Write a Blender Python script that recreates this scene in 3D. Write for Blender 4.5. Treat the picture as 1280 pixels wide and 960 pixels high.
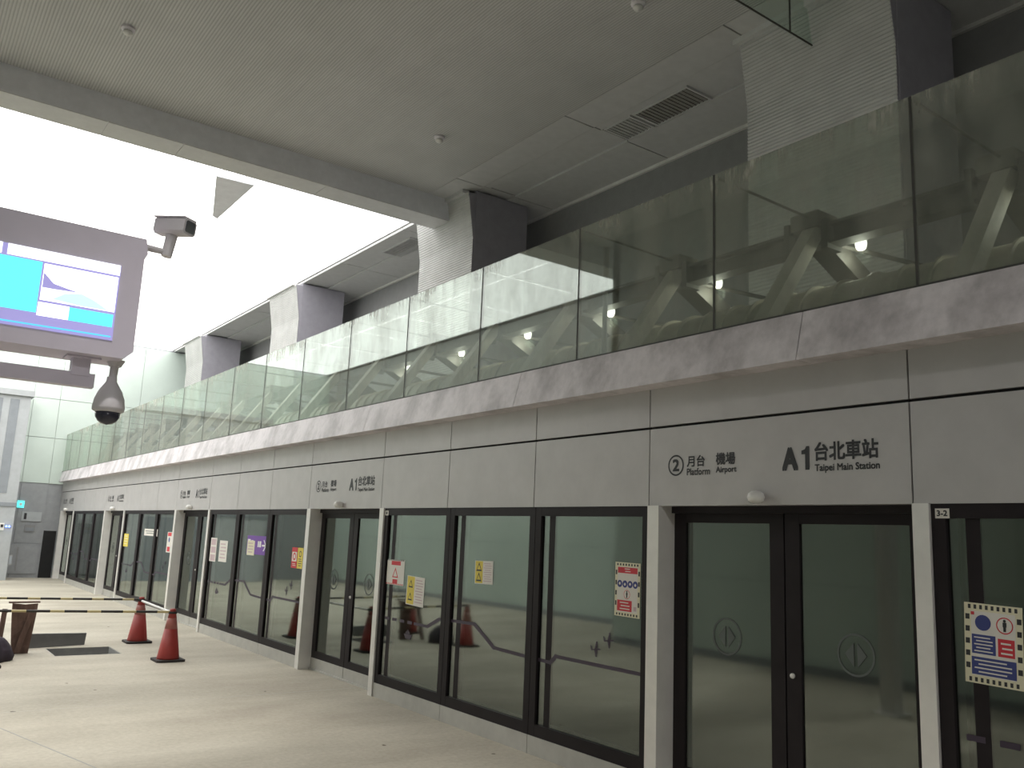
import bpy, bmesh, math, random
from mathutils import Vector, Matrix
random.seed(7)
for o in list(bpy.data.objects): bpy.data.objects.remove(o)
scene = bpy.context.scene
COL = scene.collection

# ------------------------------------------------------------------ camera
EYE = 1.842
yaw, pitch, roll = 0.6247, 0.1784, 0.0426
fwd = Vector((math.sin(yaw)*math.cos(pitch), math.cos(yaw)*math.cos(pitch), math.sin(pitch)))
rt = Vector((math.cos(yaw), -math.sin(yaw), 0)); up = rt.cross(fwd)
r2 = rt*math.cos(roll) + up*math.sin(roll); u2 = -rt*math.sin(roll) + up*math.cos(roll)
cd = bpy.data.cameras.new('camera'); cam = bpy.data.objects.new('camera', cd); COL.objects.link(cam)
cam.matrix_world = Matrix(((r2.x, u2.x, -fwd.x, 0), (r2.y, u2.y, -fwd.y, 0), (r2.z, u2.z, -fwd.z, EYE), (0, 0, 0, 1)))
cd.sensor_width = 36; cd.lens = 36*1079.3/1280; cd.clip_start = 0.05; cd.clip_end = 200
scene.camera = cam

# ------------------------------------------------------------------ light and exposure
vs = scene.view_settings
vs.view_transform = 'Standard'; vs.look = 'None'; vs.gamma = 1.0; vs.exposure = 0.12; vs.use_curve_mapping = False
SKYLIGHT = 2.9            # radiance of the luminous ceiling beyond the beam
w = bpy.data.worlds.new('world'); scene.world = w; w.use_nodes = True
w.node_tree.nodes['Background'].inputs[0].default_value = (0.6, 0.62, 0.65, 1)
w.node_tree.nodes['Background'].inputs[1].default_value = 0.05

def spot(name, loc, target, power, size_deg, blend=0.6, radius=0.12, color=(1, 0.965, 0.91)):
    l = bpy.data.lights.new(name, 'SPOT'); l.energy = power; l.spot_size = math.radians(size_deg)
    l.spot_blend = blend; l.shadow_soft_size = radius; l.color = color
    o = bpy.data.objects.new(name, l); COL.objects.link(o); o.location = loc
    o.rotation_euler = (Vector(target) - Vector(loc)).to_track_quat('-Z', 'Y').to_euler()
    return o
FILL_DOWN = [(0.3, 3.2), (0.0, 6.8), (-0.1, 10.4)]  # unseen ceiling spots added to brighten the near floor
for (dx, dy) in FILL_DOWN: spot('downlight_beam', (dx, dy, 7.9), (dx + 1.5, dy, 0), 1000, 50)
FILL_AREA = [(-0.5, -4.6)]  # fill lamp added out of view behind the camera, lights camera-facing sides
for (dx, dy) in FILL_AREA:
    l = bpy.data.lights.new('luminaire_light', 'AREA'); l.energy = 220; l.shape = 'RECTANGLE'; l.size = 0.35; l.size_y = 1.4; l.color = (1, 0.98, 0.98)
    o = bpy.data.objects.new('luminaire_light', l); COL.objects.link(o); o.location = (dx, dy, 7.88)

# ------------------------------------------------------------------ materials
def new_mat(name):
    m = bpy.data.materials.new(name); m.use_nodes = True
    nt = m.node_tree; return m, nt, nt.nodes['Principled BSDF']
def pos_coords(nt, scale):
    g = nt.nodes.new('ShaderNodeNewGeometry'); mp = nt.nodes.new('ShaderNodeMapping')
    mp.inputs['Scale'].default_value = scale
    nt.links.new(g.outputs['Position'], mp.inputs['Vector']); return mp
def ramp(nt, src, stops):
    r = nt.nodes.new('ShaderNodeValToRGB'); el = r.color_ramp.elements
    while len(el) < len(stops): el.new(0.5)
    for e, (p, c) in zip(el, stops):
        e.position = p; e.color = (*c, 1) if len(c) == 3 else c
    nt.links.new(src, r.inputs[0]); return r
def mix_rgb(nt, fac, a, b, mode='MIX'):
    x = nt.nodes.new('ShaderNodeMix'); x.data_type = 'RGBA'; x.blend_type = mode
    for sock, v in ((x.inputs[0], fac), (x.inputs[6], a), (x.inputs[7], b)):
        if hasattr(v, 'links') or hasattr(v, 'is_output'): nt.links.new(v, sock)
        elif isinstance(v, (int, float)): sock.default_value = v
        else: sock.default_value = (*v, 1)
    return x.outputs[2]
def noise(nt, mp, scale, detail=5, rough=0.6):
    n = nt.nodes.new('ShaderNodeTexNoise'); n.inputs['Scale'].default_value = scale
    n.inputs['Detail'].default_value = detail; n.inputs['Roughness'].default_value = rough
    nt.links.new(mp.outputs[0], n.inputs['Vector']); return n
def bump(nt, p, height, strength, dist=0.01):
    b = nt.nodes.new('ShaderNodeBump'); b.inputs['Strength'].default_value = strength; b.inputs['Distance'].default_value = dist
    nt.links.new(height, b.inputs['Height']); nt.links.new(b.outputs[0], p.inputs['Normal'])
def solid(name, color, rough=0.6, metal=0.0, var=0.12, scale=(1, 1, 1), nscale=6, bmp=0.0, spec=0.5):
    m, nt, p = new_mat(name)
    p.inputs['Roughness'].default_value = rough; p.inputs['Metallic'].default_value = metal
    p.inputs['Specular IOR Level'].default_value = spec
    mp = pos_coords(nt, scale); n = noise(nt, mp, nscale)
    lo = tuple(c*(1 - var) for c in color); hi = tuple(min(1, c*(1 + var)) for c in color)
    r = ramp(nt, n.outputs['Fac'], [(0.3, lo), (0.7, hi)]); nt.links.new(r.outputs[0], p.inputs['Base Color'])
    if bmp: bump(nt, p, n.outputs['Fac'], bmp)
    return m
def emit(name, color, strength):
    m, nt, p = new_mat(name); p.inputs['Base Color'].default_value = (*color, 1)
    p.inputs['Emission Color'].default_value = (*color, 1); p.inputs['Emission Strength'].default_value = strength
    p.inputs['Roughness'].default_value = 0.4; return m
def glass(name, tint, ior, rough=0.02, dirt=None):
    m, nt, p = new_mat(name); nt.nodes.remove(p); out = nt.nodes['Material Output']
    tr = nt.nodes.new('ShaderNodeBsdfTransparent'); tr.inputs[0].default_value = (*tint, 1)
    gl = nt.nodes.new('ShaderNodeBsdfGlossy'); gl.inputs['Roughness'].default_value = rough
    gl.inputs[0].default_value = (0.93, 1.0, 0.95, 1)
    fr = nt.nodes.new('ShaderNodeFresnel'); gb = nt.nodes.new('ShaderNodeNewGeometry'); bi = nt.nodes.new('ShaderNodeMix')
    bi.inputs[2].default_value = ior; bi.inputs[3].default_value = 1/ior      # both faces of the pane reflect alike, no total reflection inside
    nt.links.new(gb.outputs['Backfacing'], bi.inputs[0]); nt.links.new(bi.outputs[0], fr.inputs[0])
    mx = nt.nodes.new('ShaderNodeMixShader')
    nt.links.new(fr.outputs[0], mx.inputs[0]); nt.links.new(tr.outputs[0], mx.inputs[1]); nt.links.new(gl.outputs[0], mx.inputs[2])
    last = mx
    if dirt:
        amount, z_top = dirt
        df = nt.nodes.new('ShaderNodeBsdfDiffuse'); df.inputs[0].default_value = (0.50, 0.49, 0.43, 1)
        mp = pos_coords(nt, (1, 1, 0.45)); n = noise(nt, mp, 2.2, 8, 0.7)
        r = ramp(nt, n.outputs['Fac'], [(0.42, (0.25, 0.25, 0.25)), (0.75, (1, 1, 1))])
        mp2 = pos_coords(nt, (1, 1, 0.16)); n2 = noise(nt, mp2, 9, 6, 0.7)
        r2_ = ramp(nt, n2.outputs['Fac'], [(0.46, (0, 0, 0)), (0.62, (1, 1, 1))])
        g = nt.nodes.new('ShaderNodeNewGeometry'); sx = nt.nodes.new('ShaderNodeSeparateXYZ'); nt.links.new(g.outputs['Position'], sx.inputs[0])
        mr = nt.nodes.new('ShaderNodeMapRange'); mr.inputs[1].default_value = z_top - 0.22; mr.inputs[2].default_value = z_top
        nt.links.new(sx.outputs['Z'], mr.inputs[0])
        mp3 = pos_coords(nt, (1, 1, 1)); n3 = noise(nt, mp3, 1.1, 4, 0.6); r3 = ramp(nt, n3.outputs['Fac'], [(0.42, (0.05, 0.05, 0.05)), (0.62, (1, 1, 1))])
        m0 = nt.nodes.new('ShaderNodeMath'); m0.operation = 'MULTIPLY'; nt.links.new(mr.outputs[0], m0.inputs[0]); nt.links.new(r3.outputs[0], m0.inputs[1])
        mm = nt.nodes.new('ShaderNodeMath'); mm.operation = 'MULTIPLY'; nt.links.new(m0.outputs[0], mm.inputs[0]); nt.links.new(r2_.outputs[0], mm.inputs[1])
        ma = nt.nodes.new('ShaderNodeMath'); ma.operation = 'MULTIPLY'; ma.inputs[1].default_value = amount; nt.links.new(r.outputs[0], ma.inputs[0])
        ad = nt.nodes.new('ShaderNodeMath'); ad.operation = 'ADD'; ad.use_clamp = True
        m3 = nt.nodes.new('ShaderNodeMath'); m3.operation = 'MULTIPLY'; m3.inputs[1].default_value = 0.8; nt.links.new(mm.outputs[0], m3.inputs[0])
        nt.links.new(ma.outputs[0], ad.inputs[0]); nt.links.new(m3.outputs[0], ad.inputs[1])
        m2 = nt.nodes.new('ShaderNodeMixShader'); nt.links.new(ad.outputs[0], m2.inputs[0]); nt.links.new(last.outputs[0], m2.inputs[1]); nt.links.new(df.outputs[0], m2.inputs[2]); last = m2
    nt.links.new(last.outputs[0], out.inputs[0]); return m

# floor: dusty beige screed with broad sweeping streaks
def floor_mat():
    m, nt, p = new_mat('dusty_screed')
    mp = pos_coords(nt, (0.5, 0.9, 1)); n = noise(nt, mp, 0.8, 7, 0.6)
    a = ramp(nt, n.outputs['Fac'], [(0.32, (0.40, 0.365, 0.30)), (0.52, (0.50, 0.465, 0.385)), (0.72, (0.58, 0.545, 0.46))])
    mp2 = pos_coords(nt, (1, 1, 1)); n2 = noise(nt, mp2, 22, 6, 0.7)
    b = ramp(nt, n2.outputs['Fac'], [(0.3, (0.82, 0.81, 0.80)), (0.65, (1, 1, 1))])
    mp4 = pos_coords(nt, (0.25, 1.0, 1)); n4 = noise(nt, mp4, 1.7, 6, 0.6)
    s = ramp(nt, n4.outputs['Fac'], [(0.35, (0.91, 0.905, 0.90)), (0.65, (1, 1, 1))])
    n3 = noise(nt, mp2, 5.5, 2, 0.4)
    c = ramp(nt, n3.outputs['Fac'], [(0.215, (0.3, 0.28, 0.26)), (0.235, (1, 1, 1))])
    k = mix_rgb(nt, 1.0, a.outputs[0], b.outputs[0], 'MULTIPLY'); k = mix_rgb(nt, 1.0, k, s.outputs[0], 'MULTIPLY'); k = mix_rgb(nt, 1.0, k, c.outputs[0], 'MULTIPLY')
    nt.links.new(k, p.inputs['Base Color']); p.inputs['Roughness'].default_value = 0.75
    p.inputs['Specular IOR Level'].default_value = 0.3
    bump(nt, p, n2.outputs['Fac'], 0.15, 0.004); return m
def ribbed(name, color, axis, freq, strength=0.5):
    m, nt, p = new_mat(name); mp = pos_coords(nt, (1, 1, 1))
    wv = nt.nodes.new('ShaderNodeTexWave'); wv.wave_type = 'BANDS'; wv.bands_direction = axis; wv.inputs['Scale'].default_value = freq
    nt.links.new(mp.outputs[0], wv.inputs['Vector'])
    n = noise(nt, mp, 1.3, 6); lo = tuple(c*0.9 for c in color)
    a = ramp(nt, n.outputs['Fac'], [(0.3, lo), (0.7, color)])
    b = ramp(nt, wv.outputs['Color'], [(0.1, (0.72, 0.72, 0.72)), (0.5, (1, 1, 1))])
    nt.links.new(mix_rgb(nt, 1.0, a.outputs[0], b.outputs[0], 'MULTIPLY'), p.inputs['Base Color'])
    p.inputs['Roughness'].default_value = 0.6; bump(nt, p, wv.outputs['Color'], strength, 0.012); return m
def stripes(name, c1, c2, axis, period):
    m, nt, p = new_mat(name); g = nt.nodes.new('ShaderNodeNewGeometry'); s = nt.nodes.new('ShaderNodeSeparateXYZ')
    nt.links.new(g.outputs['Position'], s.inputs[0])
    d = nt.nodes.new('ShaderNodeMath'); d.operation = 'DIVIDE'; d.inputs[1].default_value = period; nt.links.new(s.outputs[axis], d.inputs[0])
    f = nt.nodes.new('ShaderNodeMath'); f.operation = 'FRACT'; nt.links.new(d.outputs[0], f.inputs[0])
    gt = nt.nodes.new('ShaderNodeMath'); gt.operation = 'GREATER_THAN'; gt.inputs[1].default_value = 0.62; nt.links.new(f.outputs[0], gt.inputs[0])
    nt.links.new(mix_rgb(nt, gt.outputs[0], c1, c2), p.inputs['Base Color']); p.inputs['Roughness'].default_value = 0.5; return m
def grimy(name, color, stain):
    m, nt, p = new_mat(name); mp = pos_coords(nt, (1, 1, 0.8)); n = noise(nt, mp, 1.9, 8, 0.62)
    a = ramp(nt, n.outputs['Fac'], [(0.36, stain), (0.56, color)])
    mp2 = pos_coords(nt, (1, 1, 1)); n2 = noise(nt, mp2, 14, 6)
    b = ramp(nt, n2.outputs['Fac'], [(0.3, (0.86, 0.86, 0.86)), (0.6, (1, 1, 1))])
    nt.links.new(mix_rgb(nt, 1.0, a.outputs[0], b.outputs[0], 'MULTIPLY'), p.inputs['Base Color'])
    p.inputs['Roughness'].default_value = 0.5; return m

M = dict(
    floor=floor_mat(),
    pit=solid('raw_concrete', (0.34, 0.34, 0.33), 0.9),
    ceiling=ribbed('ribbed_ceiling_sheet', (0.64, 0.64, 0.625), 'X', 8, 0.35),
    ceil_panel=solid('ceiling_panel_paint', (0.60, 0.60, 0.59), 0.6, var=0.05),
    beam=solid('beam_paint', (0.80, 0.81, 0.85), 0.6, var=0.06),
    fascia=solid('fascia_grey', (0.26, 0.26, 0.26), 0.7, var=0.06),
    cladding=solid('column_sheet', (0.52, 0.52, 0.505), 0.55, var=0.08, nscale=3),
    col_dark=solid('column_side_charcoal', (0.34, 0.33, 0.37), 0.7, var=0.06),  # side faces carry their shade as a darker tone than the lit sheet
    header=solid('header_aluminium', (0.50, 0.482, 0.478), 0.42, 0.15, var=0.05, nscale=4),
    alu=solid('post_aluminium', (0.78, 0.76, 0.73), 0.35, 0.2, var=0.05),
    alu_side=solid('mullion_aluminium', (0.30, 0.30, 0.31), 0.4, 0.3, var=0.05),
    plinth=solid('plinth_steel', (0.50, 0.49, 0.46), 0.45, 0.2, var=0.08),
    frit=solid('black_frame', (0.022, 0.018, 0.02), 0.5, var=0.1, spec=0.15),
    gap=solid('joint_black', (0.015, 0.015, 0.015), 0.9),
    ledge=grimy('stained_ledge', (0.70, 0.655, 0.675), (0.42, 0.39, 0.40)),
    gasket=solid('gasket', (0.05, 0.05, 0.045), 0.7),
    psd_glass=glass('screen_door_glass', (0.55, 0.59, 0.56), 2.2, 0.045),
    up_glass=glass('balustrade_glass', (0.72, 0.77, 0.73), 2.0, 0.02, (0.42, 4.67)),
    clear=glass('smoke_screen_glass', (0.85, 0.90, 0.87), 1.3),
    steel=solid('olive_steel', (0.17, 0.155, 0.13), 0.6, 0.1, var=0.15),
    steel_leg=solid('brace_paint', (0.50, 0.46, 0.39), 0.6, var=0.12),
    steel_dark=solid('dark_steel', (0.06, 0.056, 0.05), 0.6, 0.1, var=0.15),
    duct=solid('duct_wrap', (0.42, 0.39, 0.31), 0.55, 0.1, var=0.18),
    tunnel=solid('tunnel_grey', (0.06, 0.065, 0.062), 0.8),
    slab=solid('track_roof_grey', (0.30, 0.30, 0.28), 0.8),
    wall_green=solid('pale_green_panel', (0.575, 0.655, 0.60), 0.35, var=0.06, nscale=0.8),
    wall_grey=solid('end_wall_grey', (0.30, 0.31, 0.32), 0.6, var=0.08),
    wall_far=solid('plain_wall_grey', (0.34, 0.35, 0.34), 0.7, var=0.08),
    tower=solid('tower_grey', (0.40, 0.42, 0.43), 0.5, var=0.06),
    tower_dark=solid('tower_recess', (0.24, 0.26, 0.28), 0.5, var=0.06),
    skylight=emit('luminous_ceiling', (1.0, 0.99, 0.985), SKYLIGHT),
    lamp=emit('work_lamp_glow', (1.0, 0.97, 0.86), 5.0),
    blue_led=emit('blue_led', (0.10, 0.20, 1.0), 9.0),
    teal=emit('teal_sign', (0.10, 0.75, 0.75), 1.2),
    ink=solid('sign_ink', (0.03, 0.03, 0.033), 0.5),
    white=solid('white_plastic', (0.78, 0.77, 0.74), 0.35, var=0.03),
    paper=solid('white_paper', (0.72, 0.69, 0.64), 0.7, var=0.03),
    cream=solid('cream_paper', (0.72, 0.68, 0.50), 0.7, var=0.03),
    yellow=solid('notice_yellow', (0.72, 0.58, 0.10), 0.7, var=0.05),
    red=solid('notice_red', (0.58, 0.035, 0.05), 0.6, var=0.05),
    blue=solid('notice_blue', (0.045, 0.06, 0.22), 0.6, var=0.05),
    purple=solid('sign_purple', (0.17, 0.06, 0.36), 0.5, var=0.05),
    route=solid('route_purple', (0.045, 0.03, 0.055), 0.5, var=0.05),
    emblem=solid('emblem_grey', (0.10, 0.115, 0.11), 0.5, var=0.05),
    pink=solid('pale_print', (0.55, 0.42, 0.44), 0.7, var=0.05),
    cone=solid('cone_red', (0.33, 0.035, 0.028), 0.5, var=0.12),
    cone_band=solid('cone_band', (0.38, 0.13, 0.11), 0.4, var=0.1),
    rubber=solid('black_rubber', (0.035, 0.03, 0.03), 0.8),
    bar=stripes('hazard_bar', (0.025, 0.022, 0.018), (0.55, 0.46, 0.24), 'X', 0.44),
    bar_white=solid('bare_bar', (0.82, 0.82, 0.80), 0.35),
    board=solid('brown_board', (0.19, 0.12, 0.10), 0.8, var=0.3, scale=(3, 3, 0.8), nscale=5),
    plate=solid('hatch_plate', (0.14, 0.14, 0.135), 0.6, var=0.1),
    bag=solid('dark_cloth', (0.045, 0.035, 0.05), 0.9, var=0.3, bmp=0.4),
    casing=solid('monitor_casing', (0.78, 0.72, 0.84), 0.5, var=0.03),  # lens veil glare is put into this pale lavender
    scr_cyan=emit('screen_cyan', (0.12, 0.92, 0.95), 1.0),
    scr_white=emit('screen_white', (0.95, 1.0, 1.0), 1.4),
    scr_violet=emit('screen_violet', (0.33, 0.30, 0.62), 0.8),
    scr_pale=emit('screen_pale_blue', (0.55, 0.75, 0.85), 0.9),
    scr_line=emit('screen_line', (0.10, 0.55, 0.85), 1.0),
    cam_grey=solid('camera_housing', (0.76, 0.73, 0.77), 0.45, var=0.04),
    cam_dark=solid('camera_window', (0.05, 0.05, 0.075), 0.15),
    vent=solid('vent_dark', (0.28, 0.27, 0.25), 0.7),
    vent_light=solid('vent_grey', (0.46, 0.46, 0.445), 0.7),
)

# ------------------------------------------------------------------ builders
WLOC = {}
class MB:
    def __init__(s): s.v = []; s.f = []; s.smooth = False
    def box(s, x0, x1, y0, y1, z0, z1):
        i = len(s.v); s.v += [(x, y, z) for z in (z0, z1) for y in (y0, y1) for x in (x0, x1)]
        s.f += [tuple(i + k for k in q) for q in ((0, 2, 3, 1), (4, 5, 7, 6), (0, 1, 5, 4), (2, 6, 7, 3), (0, 4, 6, 2), (1, 3, 7, 5))]; return s
    def hexa(s, pts):                     # eight corners, ordered as box
        i = len(s.v); s.v += [tuple(p) for p in pts]
        s.f += [tuple(i + k for k in q) for q in ((0, 2, 3, 1), (4, 5, 7, 6), (0, 1, 5, 4), (2, 6, 7, 3), (0, 4, 6, 2), (1, 3, 7, 5))]; return s
    def beam(s, a, b, w_, h_, side=(0, 1, 0)):   # square bar between two points; w_ along side
        a, b = Vector(a), Vector(b); d = (b - a).normalized(); sd = Vector(side); sd = (sd - d*sd.dot(d)).normalized(); t = d.cross(sd)
        pts = [p + sd*(i*w_/2) + t*(j*h_/2) for p in (a, b) for j in (-1, 1) for i in (-1, 1)]
        return s.hexa(pts)
    def tube(s, a, b, ra, rb=None, n=12):
        rb = ra if rb is None else rb; a, b = Vector(a), Vector(b); d = (b - a).normalized()
        q = Vector((0, 0, 1)) if abs(d.z) < 0.9 else Vector((1, 0, 0)); u = d.cross(q).normalized(); v = d.cross(u); i = len(s.v)
        for p, r in ((a, ra), (b, rb)):
            s.v += [tuple(p + (u*math.cos(2*math.pi*k/n) + v*math.sin(2*math.pi*k/n))*r) for k in range(n)]
        s.f += [(i + k, i + (k + 1) % n, i + n + (k + 1) % n, i + n + k) for k in range(n)]
        s.f += [tuple(i + k for k in reversed(range(n))), tuple(i + n + k for k in range(n))]; return s
    def lathe(s, c, prof, n=20):          # prof: list of (radius, z)
        i = len(s.v)
        for r, z in prof: s.v += [(c[0] + r*math.cos(2*math.pi*k/n), c[1] + r*math.sin(2*math.pi*k/n), c[2] + z) for k in range(n)]
        for j in range(len(prof) - 1):
            s.f += [(i + j*n + k, i + j*n + (k + 1) % n, i + (j + 1)*n + (k + 1) % n, i + (j + 1)*n + k) for k in range(n)]
        s.f += [tuple(i + k for k in reversed(range(n))), tuple(i + (len(prof) - 1)*n + k for k in range(n))]; return s
    def prism(s, pts, offset):            # planar outline extruded by offset
        i = len(s.v); n = len(pts); o = Vector(offset)
        s.v += [tuple(p) for p in pts] + [tuple(Vector(p) + o) for p in pts]
        s.f += [tuple(i + k for k in range(n)), tuple(i + n + k for k in reversed(range(n)))]
        s.f += [(i + k, i + n + k, i + n + (k + 1) % n, i + (k + 1) % n) for k in range(n)]; return s
    def build(s, name, mat, parent=None, loc=None, kind=None, label=None, cat=None, group=None):
        if loc is None:
            if parent is not None: loc = WLOC[parent.name]
            else:
                xs, ys, zs = zip(*s.v); loc = ((min(xs) + max(xs))/2, (min(ys) + max(ys))/2, min(zs))
        loc = Vector(loc); me = bpy.data.meshes.new(name)
        me.from_pydata([tuple(Vector(v) - loc) for v in s.v], [], s.f)
        bm = bmesh.new(); bm.from_mesh(me); bmesh.ops.recalc_face_normals(bm, faces=bm.faces); bm.to_mesh(me); bm.free()
        me.materials.append(mat)
        if s.smooth: me.polygons.foreach_set('use_smooth', [True]*len(me.polygons))
        o = bpy.data.objects.new(name, me); COL.objects.link(o)
        if parent is not None: o.parent = parent; o.location = loc - Vector(WLOC[parent.name])
        else: o.location = loc
        WLOC[o.name] = tuple(loc); tag(o, label, cat, group, kind); return o
def B(*a): return MB().box(*a)
def tag(o, label=None, cat=None, group=None, kind=None):
    if label: o['label'] = label
    if cat: o['category'] = cat
    if group: o['group'] = group
    if kind: o['kind'] = kind
def empty(name, loc, label=None, cat=None, group=None, kind=None):
    o = bpy.data.objects.new(name, None); COL.objects.link(o); o.location = loc; o.empty_display_size = 0.2
    WLOC[o.name] = tuple(loc); tag(o, label, cat, group, kind); return o
def copy_obj(src, parent, loc):
    c = src.copy(); COL.objects.link(c); c.parent = parent; c.location = Vector(loc) - (Vector(WLOC[parent.name]) if parent else Vector((0, 0, 0)))
    WLOC[c.name] = tuple(loc); return c
def copy_tree(src, loc, **kw):
    c = src.copy(); COL.objects.link(c); c.location = loc; WLOC[c.name] = tuple(loc); tag(c, **kw)
    for ch in src.children:
        k = ch.copy(); COL.objects.link(k); k.parent = c
        for g in ch.children:
            h = g.copy(); COL.objects.link(h); h.parent = k
    return c

# text as flat mesh; box gives where the text's own bounds go: (y_left, y_right, z0, z1) on a plane facing -X
def text_points(body, bold=0.0):
    cu = bpy.data.curves.new('lettering', 'FONT'); cu.body = body; cu.resolution_u = 3; cu.offset = bold
    ob = bpy.data.objects.new('lettering', cu); COL.objects.link(ob)
    bpy.context.view_layer.update(); dg = bpy.context.evaluated_depsgraph_get()
    me = bpy.data.meshes.new_from_object(ob.evaluated_get(dg)); vs_ = [v.co.copy() for v in me.vertices]; fs = [tuple(p.vertices) for p in me.polygons]
    bpy.data.objects.remove(ob); bpy.data.curves.remove(cu); bpy.data.meshes.remove(me); return vs_, fs
def text_mb(body, x, y_left, y_right, z0, z1, bold=0.0, mb=None):
    """bold is the stroke weight added, in metres"""
    vs_, fs = text_points(body); mb = mb or MB()
    ax, bx = min(v.x for v in vs_), max(v.x for v in vs_); ay, by = min(v.y for v in vs_), max(v.y for v in vs_)
    b = bold/2; shifts = [(0, 0)] + ([(-b, -b), (b, -b), (-b, b), (b, b), (b, 0), (-b, 0)] if bold else [])
    for n, (sy, sz) in enumerate(shifts):
        i = len(mb.v)
        mb.v += [(x - n*.00006, y_left - b + (v.x - ax)/(bx - ax)*(y_right - y_left + bold) + sy, z0 + b + (v.y - ay)/(by - ay)*(z1 - z0 - bold) + sz) for v in vs_]
        mb.f += [tuple(i + k for k in f) for f in fs]
    return mb
def ring(mb, x, cy, cz, r0, r1, n=28, th=0.0015):
    i = len(mb.v)
    for r in (r0, r1):
        mb.v += [(x, cy + r*math.cos(2*math.pi*k/n), cz + r*math.sin(2*math.pi*k/n)) for k in range(n)]
    mb.f += [(i + k, i + (k + 1) % n, i + n + (k + 1) % n, i + n + k) for k in range(n)]; return mb
def disc(mb, x, cy, cz, r, n=20, sy=1.0):
    return mb.prism([(x, cy + r*sy*math.cos(2*math.pi*k/n), cz + r*math.sin(2*math.pi*k/n)) for k in range(n)], (-0.001, 0, 0))

W = 4.93; YN, YF = -6.0, 32.0; ZC = 8.0
# ------------------------------------------------------------------ setting: floor, ceiling, walls
HX0, HX1, HY0, HY1 = 2.29, 3.16, 13.68, 14.50
fl = MB()
for q in ((-5, 5.2, YN, HY0), (-5, HX0, HY0, HY1), (HX1, 5.2, HY0, HY1), (-5, 5.2, HY1, YF + 0.3)): fl.box(*q[:2], *q[2:], -0.25, 0)
floor = fl.build('floor', M['floor'], loc=(0, 0, 0), kind='structure')
B(HX0 - .05, HX1 + .05, HY0 - .05, HY1 + .05, -0.36, -0.26).build('pit_base', M['pit'], floor)
for q in ((HX0 - .02, HX0 + .012, HY0, HY1), (HX1 - .012, HX1 + .02, HY0, HY1), (HX0, HX1, HY0 - .02, HY0 + .012), (HX0, HX1, HY1 - .012, HY1 + .02)):
    B(*q, -0.26, -0.004).build('pit_wall', M['pit'], floor)
# saw-cut joint in the screed
B(1.0, 5.0, 9.9, 9.906, 0, 0.0006).build('floor_joint', M['plinth'], floor)
MB().beam((0.7, 11.0, 0.0004), (2.4, 4.6, 0.0004), 0.012, 0.0008, (1, 0, 0)).build('floor_joint', M['pit'], floor)

cl = MB().box(-5, 7.38, YN, 13.1, ZC, ZC + .1).box(-5, 10, YN, YF + .3, ZC + 0.14, ZC + .24)
ceiling = cl.build('ceiling', M['ceiling'], loc=(0, 0, ZC), kind='structure')
rows = ((7.39, 7.95, 0.0, 13.08), (7.97, 8.10, 0.012, 32), (8.115, 8.63, 0.03, 32), (8.645, 9.58, 0.0, 32))
for (a, b, dz, ymax) in rows:
    y = -5.6
    while y < YF:
        y1 = min(y + 2.96, YF)
        if y1 <= ymax or b > 7.96:
            B(a, b, y + .012, y1 - .012, ZC + dz, ZC + dz + .05).build('ceiling_panel', M['ceil_panel'], ceiling)
        elif y < ymax: B(a, b, y + .012, ymax, ZC + dz, ZC + dz + .05).build('ceiling_panel', M['ceil_panel'], ceiling)
        y += 2.96
B(9.55, 9.6, YN, YF, ZC - 0.05, ZC + .02).build('ceiling_edge_trim', M['alu'], ceiling)
# luminous ceiling beyond the beam
nx, ny = 5, 7
for i in range(nx):
    for j in range(ny):
        x0 = -4.2 + i*12.08/nx; y0 = 13.66 + j*(YF - 13.66)/ny
        B(x0 + .01, x0 + 12.08/nx - .01, y0 + .01, y0 + (YF - 13.66)/ny - .01, ZC + .03, ZC + .09).build('light_panel', M['skylight'], ceiling)

bm_ = empty('trim_1', (0, 13.35, 7.59), kind='structure')
B(-5, 7.88, 13.08, 13.64, 7.60, 8.02).build('beam_core', M['beam'], bm_)
for (a, b) in ((-5, -0.4), (-0.39, 1.97), (1.98, 3.05), (3.06, 5.4), (5.41, 7.88)):
    B(a, b, 13.085, 13.635, 7.588, 7.602).build('soffit_panel', M['ceil_panel'], bm_)

wr = empty('wall_track', (9.6, 13, 0), kind='structure')
B(9.6, 9.8, YN, YF, -1.2, ZC + .02).build('wall_panel', M['fascia'], wr)
B(5.15, 9.6, YN, YF, 3.20, 3.36).build('track_roof', M['slab'], wr)
B(5.15, 9.6, YN, YF, -1.3, -1.2).build('track_bed', M['tunnel'], wr)
B(5.02, 5.2, YN, YF, -1.3, -0.25).build('platform_edge', M['tunnel'], wr)
B(9.5, 9.6, YN, YF, -1.2, 3.2).build('tunnel_lining', M['tunnel'], wr)

we = empty('wall_end', (4, 32, 0), kind='structure')
B(-5, 10, 32.0, 32.25, -1.2, 8.2).build('wall_core', M['wall_grey'], we)
for (x0, x1) in ((-4.9, -2.0), (-1.99, 1.2), (1.21, 3.72), (3.73, 4.50), (4.51, 7.0), (7.01, 9.5)):
    for (z0, z1) in ((3.02, 4.50), (4.515, 5.80), (5.815, 7.98)):
        B(x0, x1, 31.96, 32.0, z0, z1).build('wall_panel', M['wall_green'], we)
    if x1 < 5:
        for (z0, z1) in ((0.0, 1.08), (1.09, 3.0)): B(x0, min(x1, 4.92), 31.96, 32.0, z0, z1).build('wall_panel', M['wall_grey'], we)
B(4.55, 4.92, 31.97, 31.99, 0.0, 1.5).build('doorway', M['gap'], we)

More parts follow.
